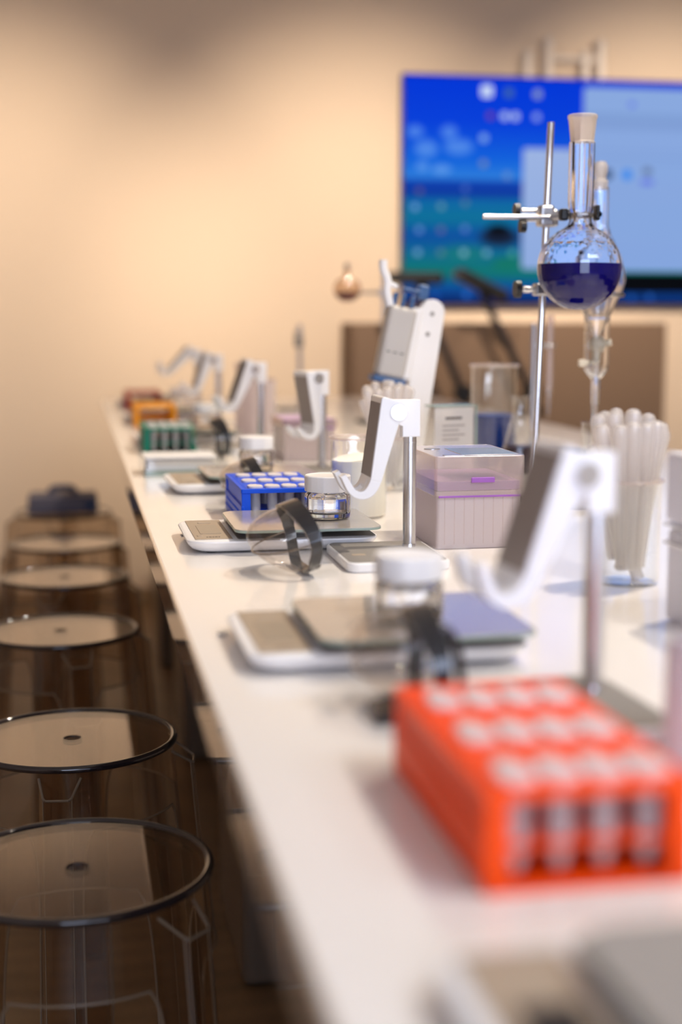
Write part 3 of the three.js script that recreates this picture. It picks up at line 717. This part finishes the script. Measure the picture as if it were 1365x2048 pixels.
// ---------------------------------------------------------------- pipettes on their stand
{
  const t = thing('pipette_stand', 'white slanted pipette stand arm with two dark screws', 'pipette stand', [0.66, T, -2.8]);
  const s = new THREE.Shape();
  s.moveTo(-0.022, 0.012); s.lineTo(0.024, 0.012); s.lineTo(0.0735, 0.327); s.absarc(0.051, 0.335, 0.0235, -0.15, Math.PI - 0.25, false); s.lineTo(-0.022, 0.012);
  obj('side_arm', new THREE.ExtrudeGeometry(s, { depth: 0.014, bevelEnabled: true, bevelSize: 0.002, bevelThickness: 0.002, bevelSegments: 3, curveSegments: 24 }), M.whiteMatt, t);
  obj('screw', [cyl(0.0042, 0.0042, 0.002, 0, 0, 0, 16).rotateX(Math.PI / 2).translate(0.05, 0.332, 0.0168), cyl(0.0042, 0.0042, 0.002, 0, 0, 0, 16).rotateX(Math.PI / 2).translate(0.041, 0.292, 0.0168)], M.grey, t);
  obj('base', slab(roundRect(0.13, 0.15, 0.012), 0.012, 0.003, 0).translate(0.01, 0, -0.02), M.whiteMatt, t);
  obj('cross_bar', rbox(0.07, 0.018, 0.05, 0.006, 0.012, 0.335, -0.02), M.whiteMatt, t);
  const p = thing('pipette', 'grey and blue multichannel pipette hanging on the slanted white stand', 'pipette', [0.606, T + 0.21, -2.775]);
  p.rotation.z = R(-11.5);
  obj('body', [rbox(0.058, 0.142, 0.05, 0.01, 0.012, 0.07, 0)], M.pipetteGrey, p);
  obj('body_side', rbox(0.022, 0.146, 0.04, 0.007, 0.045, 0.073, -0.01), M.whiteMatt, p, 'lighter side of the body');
  obj('collar', rbox(0.068, 0.013, 0.052, 0.004, 0.012, -0.006, 0), M.pipetteBlue, p, 'blue lower collar');
  obj('hook', [0, 1, 2].map((k) => rbox(0.008, 0.026, 0.014, 0.003, -0.008 + k * 0.018, 0.153, 0.01)).concat([0, 1].map((k) => rbox(0.02, 0.007, 0.012, 0.003, 0.016 + k * 0.018, 0.176, 0.002))).concat([rbox(0.024, 0.03, 0.02, 0.006, 0.05, 0.178, -0.01)]), M.pipetteBlue, p, 'blue hooks on top');
  obj('handle', [pipe([V3(-0.014, 0.138, 0.012), V3(-0.026, 0.162, 0.012), V3(-0.03, 0.185, 0.012), V3(-0.042, 0.205, 0.012), V3(-0.046, 0.222, 0.012)], 0.0085, 24), rod(V3(-0.03, 0.182, 0.012), V3(-0.008, 0.176, 0.012), 0.005)], M.white, p, 'white handle');
  obj('mark', [0, 1, 2].map((k) => rbox(0.007, 0.0025, 0.001, 0.0004, -0.003 + k * 0.014, 0.05, 0.0253)), M.print, p);
}

// ---------------------------------------------------------------- far glassware
{
  const t = thing('retort_stand', 'thin far stand holding the small violet flask on a side rod', 'retort stand', [0.955, T, -4.35]);
  obj('base_plate', slab(roundRect(0.16, 0.1, 0.006), 0.01, 0.002, 0), M.black, t);
  obj('rod', cyl(0.006, 0.006, 0.47, 0, 0.245, 0, 16), M.alloy, t);
  obj('boss_head', rbox(0.028, 0.03, 0.03, 0.005, 0, 0.4, 0), M.alloy, t);
  obj('clamp_rod', [rod(V3(0, 0.4, 0.006), V3(-0.087, 0.4, 0.046), 0.0045, 12)], M.alloy, t);
  const f = thing('small_flask', 'small far round flask with violet liquid left of the screen', 'flask', [0.83, T + 0.41, -4.3]);
  const o = [], n = [], q = [], r = 0.043;
  for (let i = 0; i <= 24; i++) { const a = -Math.PI / 2 + 0.25 + (i / 24) * (Math.PI - 0.52); o.push([r * Math.cos(a), r * Math.sin(a) * 0.9]); n.push([(r - 0.002) * Math.cos(a), (r - 0.002) * Math.sin(a) * 0.9]); }
  obj('glass_wall', lathe([[0, o[0][1]], ...o, [0.0095, 0.046], [0.009, 0.062], [0.0075, 0.062], [0.0078, 0.046], ...n.reverse(), [0, n[24][1]], [0, o[0][1]]], 40), M.dullGlass, f);
  for (let i = 0; i <= 12; i++) { const a = -Math.PI / 2 + 0.25 + (i / 12) * 1.05; q.push([(r - 0.003) * Math.cos(a), (r - 0.003) * Math.sin(a) * 0.9]); }
  obj('liquid', lathe([[0, q[0][1]], ...q, [0, q[12][1]], [0, q[0][1]]], 40), M.violet, f, 'violet liquid');
  obj('stopper', lathe([[0, 0.06], [0.008, 0.06], [0.0095, 0.07], [0.006, 0.078], [0, 0.079], [0, 0.06]], 20), M.greyPad, f);
}
{
  const t = thing('retort_stand', 'slim far grey stand with a small clamp against the cream wall', 'retort stand', [0.795, T, -5.0]);
  obj('base_plate', slab(roundRect(0.16, 0.1, 0.006), 0.01, 0.002, 0), M.grey, t);
  obj('rod', cyl(0.0075, 0.0075, 0.29, 0, 0.155, 0, 16), M.alloy, t);
  obj('boss_head', [rbox(0.03, 0.04, 0.03, 0.006, -0.004, 0.24, 0), rod(V3(-0.02, 0.27, 0), V3(0.01, 0.27, 0), 0.006, 12)], M.grey, t);
}
{
  const b = beaker('beaker', 'very blurred large grey beaker of tubes far behind the slanted phone stand', 'beaker', 0.51, -4.02, 0.058, 0.15, M.frosted);
  const f = [];
  for (let k = 0; k < 14; k++) { const a = k * 2.4, rr = 0.012 + 0.032 * ((k * 7) % 5) / 5; f.push(rod(V3(Math.cos(a) * rr * 0.7, 0.01, Math.sin(a) * rr * 0.7), V3(Math.cos(a) * rr * 1.5, 0.2, Math.sin(a) * rr * 1.5), 0.007, 10)); }
  obj('tube', f, M.frostClear, b).userData.kind = 'stuff';
}
{
  const t = thing('clear_box', 'low clear acrylic box of white sheets in front of the green rack', 'box', [0.214, T, -2.93]);
  t.position.set(0.218, T, -3.01);
  const s = roundRect(0.152, 0.13, 0.004); s.holes.push(roundRect(0.146, 0.124, 0.003, new THREE.Path()));
  obj('wall', slab(s, 0.034, 0.0006, 0.001), M.acrylic, t);
  obj('bottom', slab(roundRect(0.15, 0.128, 0.004), 0.01, 0.001, 0), M.greenEdge, t);
  for (let k = 0; k < 2; k++) obj('sheet_stack', rbox(0.138 - k * 0.002, 0.0095, 0.112, 0.001, 0.001 * k, 0.0156 + k * 0.0105, 0), k % 2 ? M.paper : M.whiteMatt, t);
  obj('lid', slab(roundRect(0.15, 0.128, 0.004), 0.004, 0.001, 0.0352), M.whiteMatt, t);
}

// ---------------------------------------------------------------- near right side
{
  const t = thing('plastic_bottle', 'blurred milky plastic bottle at the right edge beside the orange rack', 'bottle', [0.462, T, -0.94]);
  obj('body', lathe([[0, 0.0005], [0.038, 0.0005], [0.043, 0.005], [0.043, 0.082], [0.039, 0.095], [0.024, 0.104], [0.022, 0.11], [0, 0.11], [0, 0.0005]], 48), M.milky, t);
  obj('cap', lathe([[0, 0.108], [0.025, 0.108], [0.026, 0.11], [0.026, 0.128], [0.024, 0.13], [0, 0.13], [0, 0.108]], 40), M.white, t);
}
{
  const t = thing('storage_box', 'tall milky storage box with ridges, cut by the right edge', 'box', [0.698, T, -1.38]);
  obj('body', rbox(0.14, 0.1, 0.1, 0.006, 0, 0.0505, 0), M.milky, t);
  obj('lid', rbox(0.144, 0.075, 0.104, 0.006, 0, 0.1455, 0), M.milky, t);
  obj('ridge', [rbox(0.147, 0.003, 0.107, 0.001, 0, 0.105, 0), rbox(0.147, 0.003, 0.107, 0.001, 0, 0.085, 0)], M.white, t);
}
for (const [x, z, label] of [[0.161, -2.125, 'tiny printed sticker on the table left of the middle scale'], [0.146, -1.44, 'tiny dark sticker on the table left of the scale behind the orange rack']]) {
  const t = thing('sticker', label, 'sticker', [x, T, z]);
  obj('paper', slab(roundRect(0.011, 0.022, 0.001), 0.0004, 0, 0.0002), M.whiteMatt, t);
  obj('print', [box(0.009, 0.0002, 0.006, 0, 0.0007, 0.005), box(0.0045, 0.0002, 0.004, -0.002, 0.0007, -0.004), box(0.003, 0.0002, 0.004, 0.003, 0.0007, -0.004)], M.print, t);
}

// ---------------------------------------------------------------- screen, cabinet and boom stands by the back wall
{
  const w = 1.845, h = 1.04, cx = 1.506 + w / 2, cy = 1.888, zf = -6.487;
  const t = thing('television', 'large wall television showing a blue sea desktop with open windows', 'television', [cx, cy, zf]);
  obj('bezel', [rbox(w, h, 0.035, 0.006, 0, 0, -0.0185)], M.black, t);
  obj('wall_bracket', [box(0.5, 0.4, 0.012, 0, 0, -0.042)], M.dark, t);
  const sx = (x) => (x - 811) * 2, sy = (y) => (y - 152) * 2;
  const tex = canvasTexture(1600, 900, (c, W0, H0) => {
    const g = c.createLinearGradient(0, 0, 0, H0);
    [[0, '#0036d8'], [0.2, '#0440da'], [0.36, '#0f62dc'], [0.445, '#2f7fdc'], [0.46, '#0c3fae'], [0.52, '#0a3a9e'], [0.54, '#0b66a6'], [0.62, '#0a7199'], [0.7, '#0b4fa0'], [0.78, '#0c6a90'], [0.86, '#0f766f'], [0.93, '#0b4f9c'], [1, '#06205f']].forEach(([a, k]) => g.addColorStop(a, k));
    c.fillStyle = g; c.fillRect(0, 0, W0, H0);
    const blob = (x, y, rx, ry, col) => { c.save(); c.translate(sx(x), sy(y)); c.scale(rx * 2, ry * 2); const q = c.createRadialGradient(0, 0, 0, 0, 0, 1); q.addColorStop(0, col); q.addColorStop(0.55, col); q.addColorStop(1, col.replace(/[\d.]+\)$/, '0)')); c.fillStyle = q; c.beginPath(); c.arc(0, 0, 1, 0, 7); c.fill(); c.restore(); };
    for (const [x, y, rx, ry] of [[835, 262, 22, 16], [858, 295, 30, 22], [905, 262, 22, 18], [925, 290, 38, 20], [890, 335, 26, 12], [850, 330, 16, 12]]) blob(x, y, rx, ry, 'rgba(140,180,245,0.5)');
    blob(1012, 468, 50, 24, 'rgba(22,34,58,0.95)'); blob(1010, 455, 30, 16, 'rgba(6,10,20,0.9)'); blob(940, 500, 60, 20, 'rgba(30,130,110,0.5)'); blob(1030, 520, 40, 18, 'rgba(20,120,90,0.6)');
    const win = (x0, y0, x1, y1, a, b) => { const q = c.createLinearGradient(0, sy(y0), 0, sy(y1)); q.addColorStop(0, a); q.addColorStop(1, b); c.fillStyle = q; c.beginPath(); c.roundRect(sx(x0), sy(y0), (x1 - x0) * 2, (y1 - y0) * 2, 12); c.fill(); };
    win(1060, 290, 1330, 532, '#9db4e2', '#8fabdf');
    win(1186, 166, 1700, 535, '#8aa9df', '#86a6de');
    c.fillStyle = 'rgba(120,150,205,0.5)'; c.fillRect(sx(1186), sy(215), 800, 70); c.fillStyle = 'rgba(110,140,200,0.35)'; for (let k = 0; k < 3; k++) c.fillRect(sx(1200), sy(290 + k * 12), 700, 6);
    blob(1240, 339, 13, 13, 'rgba(24,44,78,0.95)'); blob(1283, 339, 13, 13, 'rgba(30,130,240,0.95)'); blob(1327, 331, 13, 9, 'rgba(92,108,140,0.9)'); blob(1327, 353, 20, 8, 'rgba(100,115,225,0.9)'); blob(1290, 198, 10, 7, 'rgba(90,110,230,0.8)');
    win(1230, 540, 1700, 580, '#04070c', '#050810');
    const icon = (x, y, s, col) => { c.fillStyle = col; c.beginPath(); c.roundRect(sx(x) - s, sy(y) - s, s * 2, s * 2, s * 0.5); c.fill(); };
    icon(982, 180, 24, 'rgba(215,228,250,0.95)'); icon(1028, 182, 17, 'rgba(70,110,150,0.9)'); icon(1088, 183, 16, 'rgba(150,165,190,0.9)'); icon(990, 228, 13, 'rgba(120,60,130,0.9)'); icon(1020, 228, 15, 'rgba(190,205,245,0.9)'); icon(1042, 228, 15, 'rgba(190,205,245,0.9)'); icon(1087, 228, 14, 'rgba(150,170,235,0.9)');
    icon(977, 272, 15, 'rgba(150,190,240,0.8)'); icon(977, 322, 13, 'rgba(150,150,150,0.7)'); icon(1027, 345, 14, 'rgba(120,150,200,0.7)');
    for (const [x, y, col] of [[845, 378, '120,90,110'], [940, 372, '90,120,200'], [836, 410, '150,180,240'], [890, 408, '130,170,170'], [940, 400, '110,130,150'], [845, 455, '130,160,230'], [890, 455, '130,100,150'], [940, 452, '120,140,230'], [842, 500, '150,190,235'], [890, 500, '110,140,130'], [938, 500, '165,205,235'], [986, 500, '150,200,225'], [1040, 500, '100,190,150'], [945, 585, '60,130,240'], [1012, 578, '40,170,110'], [880, 588, '40,90,190'], [1300, 590, '40,100,200'], [1340, 588, '50,110,210']]) icon(x, y, 12, `rgba(${col},0.7)`);
  });
  const scr = obj('screen', new THREE.PlaneGeometry(w - 0.012, h - 0.014).translate(0, 0, 0.0005), std(0x050505, 0.45, { emissive: 0xffffff, emissiveMap: tex, emissiveIntensity: 0.8, specularIntensity: 0 }), t, 'glowing blue desktop screen');
  const l = new THREE.RectAreaLight(new THREE.Color().setRGB(0.16, 0.32, 0.8), 0.35, w, h);
  l.position.set(cx, cy, zf + 0.02); l.rotation.y = Math.PI; l.name = 'television_glow';
  scene.add(l);
}
{
  const t = thing('media_cabinet', 'dull brown media cabinet against the wall below the television', 'cabinet', [1.985, 0, -6.42]);
  obj('carcass', rbox(1.5, 1.25, 0.24, 0.006, 0, 0.66, 0), M.taupe, t);
  for (const s of [-1, 1]) obj('door', rbox(0.735, 1.19, 0.018, 0.004, s * 0.372, 0.66, 0.129), M.taupe, t);
  obj('plinth', box(1.44, 0.04, 0.2, 0, 0.02, 0), M.dark, t);
}
{
  const t = thing('rod_bracket', 'clear bracket of four rounded rods standing behind the television top', 'bracket', [2.27, 2.425, -6.5]);
  obj('rod', rod(V3(-0.07, -0.02, 0), V3(-0.07, 0.15, 0), 0.022, 20), M.clearRod, t); 
  obj('rod', rod(V3(0.185, -0.02, 0), V3(0.185, 0.145, 0), 0.022, 20), M.clearRod, t);
  obj('rod', rod(V3(-0.17, -0.02, 0), V3(-0.17, 0.085, 0), 0.022, 20), M.clearRod, t);
  obj('rod', rod(V3(0.11, -0.02, 0), V3(0.11, 0.09, 0), 0.022, 20), M.clearRod, t);
  obj('rod_end', [ball(0.0225, -0.07, 0.15, 0), ball(0.0225, 0.185, 0.145, 0), ball(0.0225, -0.17, 0.085, 0), ball(0.0225, 0.11, 0.09, 0)], M.clearRod, t);
  obj('cross_rod', [rod(V3(-0.07, 0.07, 0), V3(0.185, 0.07, 0), 0.013, 16)], M.clearRod, t);
}
function boomStand(x, z, headTilt, label, dx, dy, headLen, hx, hy) {
  const t = thing('boom_stand', label, 'stand', [x, 0, z]);
  // x, z: the floor point below the elbow; the arm leans left up to the head
  const elbow = V3(0, 0.985, 0), neck = V3(-dx, 0.985 + dy, 0);
  obj('arm', [rod(elbow, neck, 0.017, 12), rod(elbow, V3(0.05, 0.88, 0), 0.017, 12)], M.dark, t);
  obj('elbow_knob', [cyl(0.038, 0.038, 0.05, 0, 0, 0, 12).rotateX(Math.PI / 2).translate(0, 0.985, 0.01), rbox(0.05, 0.07, 0.04, 0.01, 0, 0.985, 0)], M.black, t);
  obj('pole', cyl(0.013, 0.016, 0.95, 0, 0.5, 0, 16), M.dark, t);
  for (let k = 0; k < 3; k++) { const a = R(90 + k * 120); obj('leg', rod(V3(0, 0.22, 0), V3(Math.cos(a) * 0.22, 0.008, Math.sin(a) * 0.22), 0.008, 10), M.dark, t); }
  const hd = obj('head', rbox(headLen, 0.05, 0.12, 0.016).rotateZ(R(headTilt)).translate(-dx + hx, 0.985 + dy + hy, 0), M.black, t);
  obj('neck', [cyl(0.03, 0.015, 0.06, -dx, 0.985 + dy + 0.02, 0, 16), rod(neck, V3(-dx + hx * 0.5, 0.985 + dy + hy, 0), 0.016)], M.dark, hd);
  return t;
}
boomStand(1.668, -6.0, -1, 'black boom stand with a level flat head left of the screen corner', 0.185, 0.42, 0.23, -0.03, 0.072);
boomStand(1.995, -6.05, -26, 'black boom stand with a tilted flat head in front of the screen', 0.215, 0.4, 0.25, -0.02, 0.065);

scene.traverse((o) => { if (o.isMesh) { o.castShadow = true; o.receiveShadow = true; } });
renderer.render(scene, camera);
